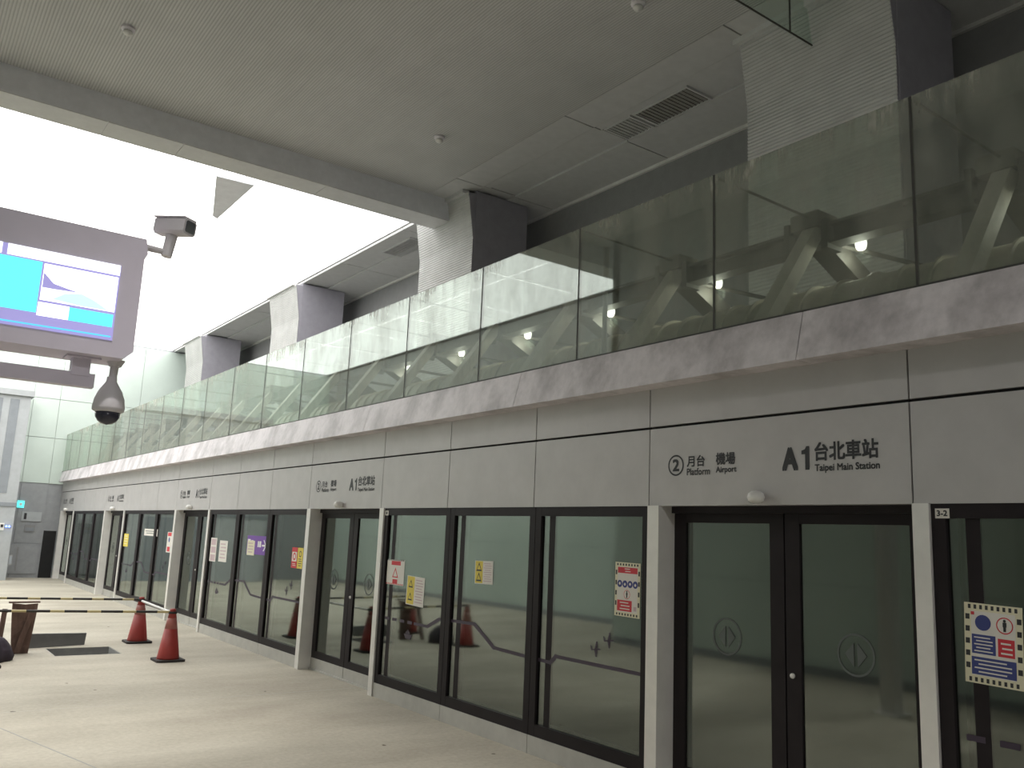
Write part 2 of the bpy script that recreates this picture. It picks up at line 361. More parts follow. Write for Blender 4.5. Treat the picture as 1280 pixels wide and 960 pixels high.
wn = empty('wall_left', (-1.75, 3, 0), kind='structure')
B(-2.1, -1.8, YN, 12.6, 0, ZC).build('wall_core', M['wall_far'], wn)
y = YN
while y < 12.5:
    for (z0, z1) in ((0.12, 1.35), (1.36, 2.6), (2.61, 3.9)): B(-1.8, -1.77, y + .008, y + 1.86 - .008, z0, z1).build('wall_panel', M['wall_green'], wn)
    y += 1.86
B(-1.8, -1.74, YN, 12.6, 0, 0.11).build('skirting', M['wall_grey'], wn)
wb = empty('wall_back', (-4.3, 22, 0), kind='structure')
B(-4.6, -4.35, 12.4, YF, 0, ZC).build('wall_core', M['wall_far'], wb)
B(-4.4, -1.8, 12.4, 12.6, 0, ZC).build('wall_return', M['wall_far'], wb)
y = 12.62
while y < YF - .5:
    for (z0, z1) in ((0.12, 1.75), (1.76, 3.3), (3.31, 5.6)): B(-4.35, -4.32, y + .008, min(y + 2.42, YF) - .008, z0, z1).build('wall_panel', M['wall_green'], wb)
    y += 2.42
B(-4.35, -4.29, 12.6, YF, 0, 0.11).build('skirting', M['wall_grey'], wb)
B(-5, 10, YN - .3, YN, -1.2, 8.2).build('wall_near', M['wall_far'], kind='structure')

# ------------------------------------------------------------------ columns between the tracks
def column(y0, y1, label):
    r = empty('column', (8.5, (y0 + y1)/2, 3.36), label, 'column', None)
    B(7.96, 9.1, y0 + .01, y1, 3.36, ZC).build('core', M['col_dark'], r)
    m = MB(); zs = [3.36]; zz = 3.36
    prof = []
    def xf(z): return 7.93 - (0 if z < 7.1 else (z - 7.1)/0.9*0.15)
    while zz < 7.86:
        prof += [(xf(zz), zz), (xf(zz) - .012, zz + .012), (xf(zz) - .012, zz + .024), (xf(zz), zz + .034)]; zz += .045
    prof += [(xf(7.9) - .012, 7.9), (xf(7.9) - .012, 7.93)]
    i0 = len(m.v)
    for (x, z) in prof: m.v += [(x, y0, z), (x, y1, z)]
    m.f += [(2*k, 2*k + 1, 2*k + 3, 2*k + 2) for k in range(len(prof) - 1)]
    m.build('ribbed_face', M['cladding'], r)
    # side cheek follows the flare
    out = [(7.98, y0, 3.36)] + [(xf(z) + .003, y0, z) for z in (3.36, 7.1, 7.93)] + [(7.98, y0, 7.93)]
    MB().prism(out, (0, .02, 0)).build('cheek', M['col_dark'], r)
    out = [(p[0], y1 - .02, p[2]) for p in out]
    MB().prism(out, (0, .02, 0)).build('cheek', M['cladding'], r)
    MB().box(7.72, 7.86, y0 + .1, y1 + .06, 7.93, ZC).build('cap_trim', M['ceil_panel'], r)
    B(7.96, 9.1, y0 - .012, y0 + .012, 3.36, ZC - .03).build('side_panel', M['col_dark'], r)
    return r
column(-3.6, -1.7, 'ribbed grey column standing beside the plain near wall')
column(4.41, 6.32, 'large ribbed grey column rising beside the hanging glass smoke screen')
column(12.37, 14.24, 'ribbed grey column that carries the end of the ceiling beam')
column(20.25, 22.1, 'ribbed column first past the ceiling beam, beside the luminous ceiling')
column(28.15, 30.0, 'ribbed column closest to the end wall, half washed out by light')

# ------------------------------------------------------------------ platform screen: header, ledge, doors, windows
MOD = 6.68
hd = empty('wall_right', (W, 13, 2.15), kind='structure')
B(4.965, 5.35, YN, 31.95, 2.17, 3.2).build('header_core', M['gap'], hd)
B(4.945, 5.35, YN, 31.95, 2.152, 2.17).build('header_soffit', M['header'], hd)
sign_src = None
def make_sign(panel, b):
    """platform and station lettering on one header panel, in world coordinates of module b"""
    d = b - 4.91; x = W - .002; out = []
    m = ring(MB(), x, 4.634 + d, 2.458, 0.068, 0.081); text_mb('2', x, 4.668 + d, 4.600 + d, 2.412, 2.506, 0.008, m)
    out.append(m.build('platform_number', M['ink'], panel))
    m = text_mb('\u6708\u53f0', x, 4.522 + d, 4.345 + d, 2.440, 2.526, 0.005); text_mb('Platform', x, 4.522 + d, 4.296 + d, 2.377, 2.430, 0.003, m)
    out.append(m.build('platform_lettering', M['ink'], panel))
    m = text_mb('\u6a5f\u5834', x, 4.240 + d, 4.062 + d, 2.443, 2.533, 0.005); text_mb('Airport', x, 4.240 + d, 4.050 + d, 2.374, 2.432, 0.003, m)
    out.append(m.build('destination_lettering', M['ink'], panel))
    m = text_mb('A', x, 3.662 + d, 3.535 + d, 2.378, 2.535, 0.018)
    m.prism([(x, yy + d, zz) for yy, zz in ((3.448, 2.378), (3.448, 2.535), (3.470, 2.535), (3.482, 2.515), (3.508, 2.507), (3.508, 2.482), (3.480, 2.482), (3.480, 2.378))], (-.0004, 0, 0))
    text_mb('\u53f0\u5317\u8eca\u7ad9', x, 3.408 + d, 2.955 + d, 2.432, 2.556, 0.007, m)
    text_mb('Taipei Main Station', x, 3.408 + d, 2.950 + d, 2.352, 2.412, 0.003, m)
    out.append(m.build('station_lettering', M['ink'], panel))
    return out
sign_parts = None
for k in range(-1, 5):
    b = 4.91 + MOD*k
    edges = [b - 2.16, b + .01] + ([b + 1.50, b + 3.01, b + 4.52] if k < 4 else [31.95])
    for i in range(len(edges) - 1):
        if edges[i + 1] - edges[i] < 0.1: continue
        y0, y1 = edges[i] + .006, edges[i + 1] - .006
        c = (W, (y0 + y1)/2, 2.15)
        p = B(W, W + .035, y0, y1, 2.150, 2.757).build('header_panel', M['header'], hd, loc=c)
        B(W, W + .035, y0, y1, 2.777, 3.16).build('upper_panel', M['header'], hd)
        if i == 0:
            if sign_parts is None:
                sign_parts = make_sign(p, b)
            else:
                for s in sign_parts: copy_obj(s, p, c)
        B(W + .02, W + .034, y0, y1, 2.757, 2.777).build('groove', M['gap'], hd)

lg = empty('trim_2', (4.9, 13, 3.093), kind='structure')
GP = 1.572; G0 = 4.196
for k in range(-4, 18, 2):
    y0 = G0 + GP*(k - 0.5); y1 = min(y0 + 2*GP, 31.95)
    MB().prism([(4.745, y0 + .004, 3.082), (5.2, y0 + .004, 3.082), (5.2, y0 + .004, 3.426), (4.835, y0 + .004, 3.426)], (0, y1 - y0 - .008, 0)).build('ledge_panel', M['ledge'], lg)
B(4.845, 4.88, YN, 31.95, 3.42, 3.442).build('glass_channel', M['gasket'], lg)

gw = empty('wall_upper', (4.86, 13, 3.42), kind='structure')
for k in range(-5, 18):
    y0 = G0 + GP*k; y1 = min(y0 + GP, 31.94)
    if y1 - y0 < .2: continue
    B(4.855, 4.867, y0 + .010, y1 - .010, 3.43, 4.669).build('glass_pane', M['up_glass'], gw)
    B(4.853, 4.869, y0 - .008, y0 + .008, 3.43, 4.667).build('gasket', M['gasket'], gw)

# doors
def screen_door(k, n):
    b = 4.91 + MOD*k; y0, y1 = b - 2.16, b - .12; ym = (y0 + y1)/2
    r = empty('door_%d' % n, (5.1, ym, 0), kind='structure')
    B(5.06, 5.3, y0, y1, 0.0, 0.02).build('threshold', M['plinth'], r)
    B(5.05, 5.20, y0, y1, 2.10, 2.16).build('top_track', M['frit'], r)
    for (a, c) in ((y0, ym - .006), (ym + .006, y1)):
        lf = B(5.10, 5.105, a + .02, c - .02, .17, 2.1).build('door_leaf', M['psd_glass'], r)
        B(5.085, 5.13, a, a + .115, .20, 2.10).build('stile', M['frit'], lf)
        B(5.085, 5.13, c - .115, c, .20, 2.10).build('stile', M['frit'], lf)
        B(5.086, 5.129, a + .115, c - .115, 2.03, 2.10).build('top_rail', M['frit'], lf)
        B(5.086, 5.129, a, c, .155, .245).build('bottom_rail', M['frit'], lf)
        B(5.082, 5.13, a + .003, c - .003, .022, .155).build('kick_plate', M['plinth'], lf)
        cy, cz = (a + c)/2, 1.22; m = MB(); ring(m, 5.097, cy, cz, .118, .132)
        m.prism([(5.097, cy - .012, cz + .075), (5.097, cy - .075, cz), (5.097, cy - .012, cz - .075)], (-.001, 0, 0))
        m.prism([(5.097, cy + .012, cz + .075), (5.097, cy + .075, cz), (5.097, cy + .012, cz - .075)], (-.001, 0, 0))
        m.build('emblem', M['emblem'], lf)
    m = MB(); m.smooth = True; m.tube((5.085, ym - .055, 1.03), (5.072, ym - .055, 1.03), .018, .016, 16).build('door_button', M['white'], r)
    B(4.905, 5.30, y1, y1 + .12, 0, 2.152).build('door_post', M['alu'], r)
    B(4.915, 5.15, y0 - .10, y0, 0, 2.152).build('door_post', M['alu'], r)
    # white status lamp dome under the sign
    d = empty('status_lamp', (W - .03, ym + .07, 2.20), None, 'lamp', 'door status lamps')
    m = MB(); m.smooth = True; m.lathe((W - .055, ym + .07, 2.155), [(.0, .0), (.03, .004), (.052, .02), (.06, .045), (.052, .07), (.03, .086), (.0, .09)], 18).build('lens', M['white'], d)
    B(W - .03, W + .002, ym + .045, ym + .095, 2.175, 2.225).build('lamp_base', M['alu'], d)
    return r, d
LAMP_LABELS = ['white status lamp dome over the doors beside the plain near wall',
               'white status lamp dome below the largest station sign',
               'white status lamp dome above the doors with two round emblems',
               'white status lamp dome over the third doors from the 3-2 plate',
               'white status lamp dome over the fourth doors from the 3-2 plate',
               'white status lamp dome over the doors touching the end wall']
for n, k in enumerate(range(-1, 5)):
    r, d = screen_door(k, n + 1); d['label'] = LAMP_LABELS[n]

# fixed windows: three panes per bay
route = {0: [(0.10, .86), (1.14, .86), (1.22, .80), (1.55, .805), (2.08, .82), (2.43, 1.005), (2.95, .995), (3.09, .99), (3.33, .89), (3.62, .892)]}
wn_i = 0
for k in range(-1, 4):
    b = 4.91 + MOD*k; pw = 4.42/3
    for i in range(3):
        wn_i += 1
        y0, y1 = b + pw*i, b + pw*(i + 1)
        r = empty('window_%d' % wn_i, (W, (y0 + y1)/2, 0), kind='structure')
        B(4.960, 4.970, y0 + .01, y1 - .01, .17, 2.14).build('glass_pane', M['psd_glass'], r)
        B(4.936, 4.975, y0 + .004, y0 + .085, .155, 2.15).build('frame_side', M['frit'], r)
        B(4.936, 4.975, y1 - .085, y1 - .004, .155, 2.15).build('frame_side', M['frit'], r)
        B(4.937, 4.975, y0 + .085, y1 - .085, 2.068, 2.15).build('frame_top', M['frit'], r)
        B(4.937, 4.975, y0 + .085, y1 - .085, .155, .255).build('frame_bottom', M['frit'], r)
        B(4.9592, 4.9725, y1 - .265, y1 - .185, .255, 2.068).build('frame_inner', M['frit'], r)
        B(4.99, 5.09, y1 - .075, y1 - .02, .16, 2.14).build('mullion', M['alu_side'], r)
        B(5.09, 5.13, y1 - .09, y1 - .01, .16, 2.14).build('mullion_back', M['frit'], r)
        B(4.99, 5.05, y0 + .085, y1 - .085, .20, .262).build('sill_bar', M['plinth'], r)
        B(W, W + .10, y0 + .004, y1 - .004, 0.0, .155).build('plinth_panel', M['plinth'], r)
        # route line decal crossing the bay
        segs = []
        pts = route[0]
        for (a, za), (c, zc) in zip(pts[:-1], pts[1:]):
            lo, hi = max(b + a, y0 + .01), min(b + c, y1 - .01)
            if hi - lo < .02: continue
            f = lambda yy: za + (zc - za)*((yy - b - a)/(c - a))
            segs.append((lo, f(lo), hi, f(hi)))
        m = MB(); t = .016; xr = 4.9575
        for (ya, za, yb, zb) in segs:
            t_ = t*(1 + min(1.2, abs((zb - za)/(yb - ya))))*0.9
            m.hexa([(xr - .0008*ii, yy, zz + s) for s in (-t_, t_) for (yy, zz) in ((ya, za), (yb, zb)) for ii in (0, 1)])
        if i == 2:
            for q in range(4):
                a = b + 3.60 + q*.175; m.hexa([(xr - .0008*ii, yy, .893 + s) for s in (-t, t) for yy in (a + .06, a + .16) for ii in (0, 1)])
        if m.v: m.build('route_line', M['route'], r)
        def plane_icon(cy, cz, s):
            m = MB(); P_ = lambda q: [(xr - .0002, cy - u*s, cz + v*s) for u, v in q]
            m.prism(P_([(-.9, -.12), (.75, .16), (.95, .06), (.95, -.02), (-.85, -.26)]), (-.0008, 0, 0))
            m.prism(P_([(-.2, -.1), (.15, 1.0), (.35, 1.0), (.3, 0.05)]), (-.0008, 0, 0))
            m.prism(P_([(-.2, -.12), (.05, -1.0), (.25, -1.0), (.3, 0.0)]), (-.0008, 0, 0))
            m.prism(P_([(-.9, -.1), (-1.0, .4), (-.85, .4), (-.6, -.05)]), (-.0008, 0, 0)); return m
        if i == 0:
            plane_icon(b + .63, .985, .062).build('aeroplane_icon', M['route'], r)
            plane_icon(b + .475, 1.072, .062).build('aeroplane_icon', M['route'], r)
        if i == 2:
            m = MB(); cy, cz = b + 3.735, .745; P_ = lambda q: [(xr - .0002, cy - u, cz + v) for u, v in q]
            m.prism(P_([(-.09, .02), (.09, .02), (.06, -.03), (-.05, -.03)]), (-.0008, 0, 0))
            m.prism(P_([(-.01, .02), (-.01, .075), (.05, .03)]), (-.0008, 0, 0)); m.prism(P_([(-.02, .02), (-.02, .06), (-.06, .03)]), (-.0008, 0, 0))
            m.build('ship_icon', M['route'], r)

# ------------------------------------------------------------------ notices on the glass
def notice(name, label, x, yl, zt, wd, ht, tilt=0.0, group=None):
    """sheet on a plane facing -X; local u to the right (-Y), v up"""
    o = empty(name, (x, yl - wd/2, zt - ht/2), label, 'notice', group)
    o.rotation_euler = (tilt, 0, 0); return o
def rect(o, name, mat, wd, ht, u0, v0, u1, v1, lift):
    """u,v as fractions of the sheet, v from the top"""
    x, y, z = WLOC[o.name]; a = y + wd/2 - u0*wd; b = y + wd/2 - u1*wd; c = z + ht/2 - v0*ht; d = z + ht/2 - v1*ht
    return B(x - .0006*lift - .0006, x - .0006*lift, b, a, d, c).build(name, mat, o)
def circ(o, name, mat, wd, ht, u, v, r, lift, inner=0):
    x, y, z = WLOC[o.name]; cy = y + wd/2 - u*wd; cz = z + ht/2 - v*ht
    m = MB(); xx = x - .0006*lift - .0003
    if inner: ring(m, xx, cy, cz, inner, r, 20)
    else: disc(m, xx, cy, cz, r)
    return m.build(name, mat, o)
def hazard(o, wd, ht, n, k, e=.075):
    for i in range(n):
        for v in (.02, 1 - .02 - e*wd/ht):
            rect(o, 'hazard_mark', M['ink'], wd, ht, .05 + .9*(i + .2)/n, v, .05 + .9*(i + .68)/n, v + e*wd/ht, 1)
    for i in range(k):
        for u in (.02, 1 - .02 - e):
            rect(o, 'hazard_mark', M['ink'], wd, ht, u, .12 + .76*(i + .15)/k, u + e, .12 + .76*(i + .6)/k, 1)
def print_lines(o, mat, wd, ht, u0, v0, u1, v1, n, lift):
    for i in range(n):
        h = (v1 - v0)/n; rect(o, 'text_line', mat, wd, ht, u0 + (.1 if i % 2 else 0)*(u1 - u0), v0 + h*(i + .25), u1 - (.08 if i % 3 else .2)*(u1 - u0), v0 + h*(i + .6), lift)
def figure(o, wd, ht, u, v, s, mat):
    circ(o, 'figure_head', mat, wd, ht, u, v - s*.75/ht, s*.22, 3)
    rect(o, 'figure_body', mat, wd, ht, u - .28*s/wd, v - .5*s/ht, u + .28*s/wd, v + .2*s/ht, 3)
    rect(o, 'figure_legs', mat, wd, ht, u - .2*s/wd, v + .2*s/ht, u + .2*s/wd, v + .9*s/ht, 3)
XG = 4.9585
# helmet notice on the window past the 3-2 plate
wd, ht = .305, .425
o = notice('safety_notice', 'safety notice with a blue helmet disc and blue panels inside a hazard border', XG, 2.500, 1.605, wd, ht, 0.03)
rect(o, 'sheet', M['cream'], wd, ht, 0, 0, 1, 1, 0); hazard(o, wd, ht, 9, 5)
rect(o, 'face', M['paper'], wd, ht, .12, .10, .88, .90, 1)
circ(o, 'helmet_disc', M['blue'], wd, ht, .33, .24, .042, 2); rect(o, 'helmet', M['paper'], wd, ht, .27, .23, .42, .29, 3)
circ(o, 'forbidden_ring', M['red'], wd, ht, .70, .245, .044, 2, .038); figure(o, wd, ht, .70, .245, .034, M['ink'])
rect(o, 'blue_panel', M['blue'], wd, ht, .13, .39, .54, .63, 2); print_lines(o, M['paper'], wd, ht, .17, .41, .52, .62, 5, 3)
rect(o, 'red_panel', M['red'], wd, ht, .58, .41, .86, .63, 2); print_lines(o, M['paper'], wd, ht, .63, .44, .84, .62, 3, 3)
rect(o, 'blue_panel', M['blue'], wd, ht, .12, .67, .88, .89, 2); print_lines(o, M['paper'], wd, ht, .17, .69, .86, .88, 4, 3)
rect(o, 'corner_stamp', M['red'], wd, ht, .12, .11, .18, .15, 2)
# tall red and white notice
wd, ht = .29, .425
o = notice('safety_notice', 'tall notice with red bands and four blue discs beside the double doors', XG, 5.322, 1.70, wd, ht, 0.01)
rect(o, 'sheet', M['cream'], wd, ht, 0, 0, 1, 1, 0); hazard(o, wd, ht, 8, 4, .06)
rect(o, 'face', M['paper'], wd, ht, .10, .08, .90, .92, 1)
rect(o, 'red_band', M['red'], wd, ht, .11, .09, .89, .20, 2); print_lines(o, M['paper'], wd, ht, .38, .10, .64, .19, 2, 3)
for q in range(4): circ(o, 'duty_disc', M['blue'], wd, ht, .20 + q*.205, .40, .0285, 2); circ(o, 'duty_symbol', M['paper'], wd, ht, .20 + q*.205, .395 + .01*(q % 2), .011, 3)
circ(o, 'forbidden_ring', M['red'], wd, ht, .49, .59, .036, 2, .032); figure(o, wd, ht, .49, .59, .030, M['ink'])
rect(o, 'red_panel', M['red'], wd, ht, .11, .70, .69, .90, 2); print_lines(o, M['paper'], wd, ht, .22, .72, .64, .89, 3, 3)
rect(o, 'corner_stamp', M['pink'], wd, ht, .76, .80, .87, .88, 2)
# yellow-edged sheets
def yellow_sheet(label, yl, zt, wd, ht, tilt):
    o = notice('warning_sheet', label, XG, yl, zt, wd, ht, tilt)
    rect(o, 'sheet', M['paper'], wd, ht, 0, 0, 1, 1, 0); rect(o, 'yellow_strip', M['yellow'], wd, ht, .03, .02, .44, .97, 1)
    x, y, z = WLOC[o.name]
    for v in (.28, .72):
        cy = y + wd/2 - .235*wd; cz = z + ht/2 - v*ht; s = .048
        MB().prism([(x - .002, cy + s, cz - s*.8), (x - .002, cy - s, cz - s*.8), (x - .002, cy, cz + s)], (-.0006, 0, 0)).build('warning_triangle', M['ink'], o)
        s = .032; MB().prism([(x - .0028, cy + s, cz - s*.72), (x - .0028, cy - s, cz - s*.72), (x - .0028, cy, cz + s*.8)], (-.0006, 0, 0)).build('triangle_field', M['yellow'], o)
    print_lines(o, M['pink'], wd, ht, .50, .08, .96, .92, 9, 1); return o
yellow_sheet('crooked yellow-edged warning sheet hanging next to the small red-bordered notice', 8.735, 1.395, .385, .315, 0.03)
yellow_sheet('yellow-edged warning sheet taped straight in the middle of its own pane', 7.375, 1.625, .315, .225, -0.02)
wd, ht = .41, .285
o = notice('warning_notice', 'white notice in a red dashed border with one warning triangle', XG, 9.225, 1.560, wd, ht, 0.0)
rect(o, 'sheet', M['paper'], wd, ht, 0, 0, 1, 1, 0)
for i in range(10):
    for v in (.0, .94): rect(o, 'border_mark', M['red'] if v else M['ink'], wd, ht, i/10, v, i/10 + .055, v + .05, 1)
rect(o, 'red_band', M['red'], wd, ht, .25, .06, .78, .22, 1); rect(o, 'red_panel', M['red'], wd, ht, .36, .78, .64, .95, 1)
x, y, z = WLOC[o.name]; cy = y; cz = z - .01
MB().prism([(x - .001, cy + .07, cz - .05), (x - .001, cy - .07, cz - .05), (x - .001, cy, cz + .065)], (-.0006, 0, 0)).build('warning_triangle', M['red'], o)
MB().prism([(x - .0016, cy + .045, cz - .038), (x - .0016, cy - .045, cz - .038), (x - .0016, cy, cz + .038)], (-.0006, 0, 0)).build('triangle_field', M['paper'], o)
# red and yellow pair
wd, ht = .20, .29
o = notice('warning_notice', 'narrow red notice side by side with a yellow one', XG, 12.13, 1.605, wd, ht, 0)
rect(o, 'sheet', M['red'], wd, ht, 0, 0, 1, 1, 0); rect(o, 'white_field', M['paper'], wd, ht, .08, .22, .92, .68, 1); circ(o, 'forbidden_ring', M['red'], wd, ht, .5, .44, .055, 2, .032); print_lines(o, M['paper'], wd, ht, .2, .76, .85, .92, 2, 1)
o = notice('warning_notice', 'narrow yellow notice side by side with a red one', XG, 11.92, 1.605, wd, ht, 0)
rect(o, 'sheet', M['yellow'], wd, ht, 0, 0, 1, 1, 0); circ(o, 'warning_disc', M['ink'], wd, ht, .5, .3, .045, 1, .03); print_lines(o, M['ink'], wd, ht, .2, .5, .85, .92, 4, 1)
# purple direction sign on the window, white lettering and arrow
wd, ht = .93, .29
o = notice('direction_sign', 'purple direction sign with a white arrow on a window pane', XG, 14.03, 1.735, wd, ht, 0); o['category'] = 'sign'
rect(o, 'sign_board', M['purple'], wd, ht, 0, 0, 1, 1, 0)
x, y, z = WLOC[o.name]
m = MB(); cy = y + wd/2 - .82*wd; P_ = lambda q: [(x - .0012, cy - u, z + v) for u, v in q]
m.prism(P_([(-.09, -.014), (.05, -.014), (.05, .014), (-.09, .014)]), (-.0006, 0, 0)); m.prism(P_([(.10, 0), (.0, .085), (-.035, .085), (.055, 0), (-.035, -.085), (.0, -.085)]), (-.0006, 0, 0)); m.build('arrow', M['white'], o)
for (u0, v0, u1, v1) in ((.03, .2, .16, .5), (.20, .25, .30, .5), (.52, .28, .58, .6), (.60, .28, .68, .6)): rect(o, 'lettering_block', M['white'], wd, ht, u0, v0, u1, v1, 1)
wd, ht = .33, .23
o = notice('paper_slip', 'yellowish slip of paper overlapping the purple direction sign', XG - .003, 14.0, 1.655, wd, ht, 0)
rect(o, 'sheet', M['cream'], wd, ht, 0, 0, 1, 1, 0); print_lines(o, M['pink'], wd, ht, .1, .1, .9, .9, 4, 1)
wd, ht = .34, .41
o = notice('document_sheet', 'white sheet of three documents beside the thin door post', XG, 15.90, 1.655, wd, ht, 0)
rect(o, 'sheet', M['paper'], wd, ht, 0, 0, 1, 1, 0); [rect(o, 'document', M['pink'], wd, ht, .12, .05 + .33*q, .88, .30 + .33*q, 1) for q in range(3)]
wd, ht = .42, .36
o = notice('blank_sheet', 'pale blank sheet of paper behind the pane of three documents', XG, 15.40, 1.62, wd, ht, 0)
rect(o, 'sheet', M['paper'], wd, ht, 0, 0, 1, 1, 0); print_lines(o, M['pink'], wd, ht, .12, .1, .9, .9, 5, 1)
wd, ht = .33, .41
o = notice('warning_notice', 'narrow notice with a red head on the pane beside a wide post', XG, 18.79, 1.705, wd, ht, 0)
rect(o, 'sheet', M['paper'], wd, ht, 0, 0, 1, 1, 0); rect(o, 'red_band', M['red'], wd, ht, .1, .03, .9, .2, 1); circ(o, 'duty_disc', M['blue'], wd, ht, .5, .38, .05, 1); rect(o, 'red_panel', M['red'], wd, ht, .2, .72, .8, .95, 1)
wd, ht = 1.12, .15
o = notice('white_label', 'wide pale label strip on a dark far window pane', XG, 20.72, 1.745, wd, ht, 0)
rect(o, 'sheet', M['paper'], wd, ht, 0, 0, 1, 1, 0); print_lines(o, M['emblem'], wd, ht, .08, .2, .92, .8, 2, 1)
wd, ht = .46, .30
o = notice('orange_notice', 'orange-yellow notice on the pane beside the far thin door post', XG, 22.60, 1.60, wd, ht, 0)
rect(o, 'sheet', M['yellow'], wd, ht, 0, 0, 1, 1, 0); print_lines(o, M['cream'], wd, ht, .1, .1, .9, .9, 4, 1)
# bay number plates
o = notice('number_plate', 'small plate reading 3-2 at the top corner of a window frame', 4.934, 2.622, 2.122, .083, .056, 0); o['category'] = 'plate'
rect(o, 'sheet', M['paper'], .083, .056, 0, 0, 1, 1, 0); text_mb('3-2', 4.932, 2.612, 2.550, 2.078, 2.112, .003).build('number', M['ink'], o)
o = notice('number_plate', 'small pale plate on the frame over the red-bordered notice', 4.934, 9.32, 2.122, .083, .056, 0); o['category'] = 'plate'
rect(o, 'sheet', M['paper'], .083, .056, 0, 0, 1, 1, 0); rect(o, 'number', M['ink'], .083, .056, .3, .2, .7, .8, 1)

# ------------------------------------------------------------------ steel frames behind the glass balustrade
def a_frame(y):
    r = empty('brace_frame', (6.2, y, 3.36))
    MB().beam((6.2, y, 4.60), (5.30, y, 3.36), .13, .12).build('front_leg', M['steel_leg'], r)
    MB().beam((6.24, y, 4.50), (7.35, y, 3.98), .20, .17).build('rear_leg', M['steel_dark'], r)  # rear leg and post: shade put into the dark colour, front leg lit
    MB().beam((7.33, y, 4.0), (7.33, y, 3.36), .13, .13).build('rear_post', M['steel_dark'], r)
    B(6.08, 6.36, y - .10, y + .17, 4.56, 4.70).build('top_block', M['steel'], r)
    B(6.12, 6.32, y - .16, y - .10, 4.36, 4.62).build('splice_plate', M['steel_dark'], r)
    B(6.12, 6.32, y + .22, y + .27, 4.38, 4.66).build('splice_plate', M['steel_dark'], r)
    MB().tube((4.87, y - .03, 4.655), (6.15, y, 4.655), .011, n=8).build('tie_rod', M['steel_dark'], r)
    MB().tube((6.3, y - .05, 4.47), (7.5, y - .45, 4.38), .022, n=8).build('stay_tube', M['steel_dark'], r)
    B(5.18, 5.42, y - .12, y + .12, 3.36, 3.39).build('base_plate', M['steel'], r)
    return r
fr0 = None; ysf = [G0 + .03 + GP*k for k in range(-2, 18)]
def ordinal(i): return ['first', 'second', 'third', 'fourth', 'fifth', 'sixth', 'seventh', 'eighth', 'ninth', 'tenth', 'eleventh', 'twelfth', 'thirteenth', 'fourteenth', 'fifteenth', 'sixteenth', 'seventeenth', 'eighteenth', 'nineteenth', 'twentieth'][i]
for i, y in enumerate(ysf):
    lab = 'steel A-shaped brace frame behind the glass, %s from the end wall' % ordinal(len(ysf) - 1 - i)
    if fr0 is None: fr0 = a_frame(y); tag(fr0, lab, 'brace', 'brace frames behind the glass')
    else: copy_tree(fr0, (6.2, y, 3.36), label=lab, cat='brace', group='brace frames behind the glass')
rb = empty('ridge_beam', (6.2, 15, 4.4), 'long dark steel beam joining the tops of the brace frames', 'beam')
B(6.14, 6.30, YN + .2, 31.9, 4.56, 4.585).build('top_flange', M['steel_dark'], rb)
B(6.14, 6.30, YN + .2, 31.9, 4.40, 4.425).build('bottom_flange', M['steel_dark'], rb)
B(6.21, 6.23, YN + .2, 31.9, 4.42, 4.565).build('web', M['steel_dark'], rb)
du = empty('air_duct', (6.28, 15, 3.4), 'round wrapped duct running under the brace frames', 'duct')
m = MB(); m.smooth = True; m.tube((6.28, YN + .2, 3.72), (6.28, 31.9, 3.72), .335, n=28).build('duct_body', M['duct'], du)
src = None
for i in range(120):
    y = -1.0 + i*.275
    if src is None:
        m = MB(); m.tube((6.28, y - .012, 3.72), (6.28, y + .012, 3.72), 0.36, n=28); src = m.build('duct_seam', M['duct'], du, loc=(6.28, y, 3.72))
    else: copy_obj(src, du, (6.28, y, 3.72))
# bulkhead work lamps on the stay tubes
lamp0 = None
for i, y in enumerate(ysf[1:8]):
    lab = 'small round work lamp behind the glass, lit white, %s from the large right column' % ordinal(i)
    lab = 'small round white work lamp on the %s brace frame from the end wall' % ordinal(len(ysf) - 2 - i)
    if lamp0 is None:
        lamp0 = empty('work_lamp', (6.5, y - .23, 4.40), lab, 'lamp', 'work lamps behind the glass')
        m = MB(); m.smooth = True; m.lathe((6.5, y - .23, 4.40), [(0, 0), (.03, .008), (.045, .03), (.05, .06), (.045, .09), (.03, .112), (0, .12)], 16).build('bulb', M['lamp'], lamp0)
        m = MB(); m.tube((6.5, y - .23, 4.505), (6.5, y - .23, 4.56), .03, .02).build('socket', M['steel_dark'], lamp0)
        MB().tube((6.5, y - .23, 4.55), (6.5, y - .05, 4.57), .008, n=6).build('bracket', M['steel_dark'], lamp0)
    else: copy_tree(lamp0, (6.5, y - .23, 4.40), label=lab, cat='lamp', group='work lamps behind the glass')
    pl = bpy.data.lights.new('work_lamp_light', 'POINT'); pl.energy = 9; pl.color = (1, .95, .82); pl.shadow_soft_size = .06
    po = bpy.data.objects.new('work_lamp_light', pl); COL.objects.link(po); po.location = (6.5, y - .23, 4.34)
vp = empty('steel_post', (5.2, 5.79, 3.36), 'thin upright brown steel post just behind the glass', 'post')  # added tube imitating the reflection of a pole in the glass
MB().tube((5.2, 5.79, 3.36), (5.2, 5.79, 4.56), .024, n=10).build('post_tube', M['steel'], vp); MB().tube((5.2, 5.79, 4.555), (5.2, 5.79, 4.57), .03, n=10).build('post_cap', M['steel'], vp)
B(5.12, 5.28, 5.71, 5.87, 3.36, 3.37).build('post_foot', M['steel'], vp)

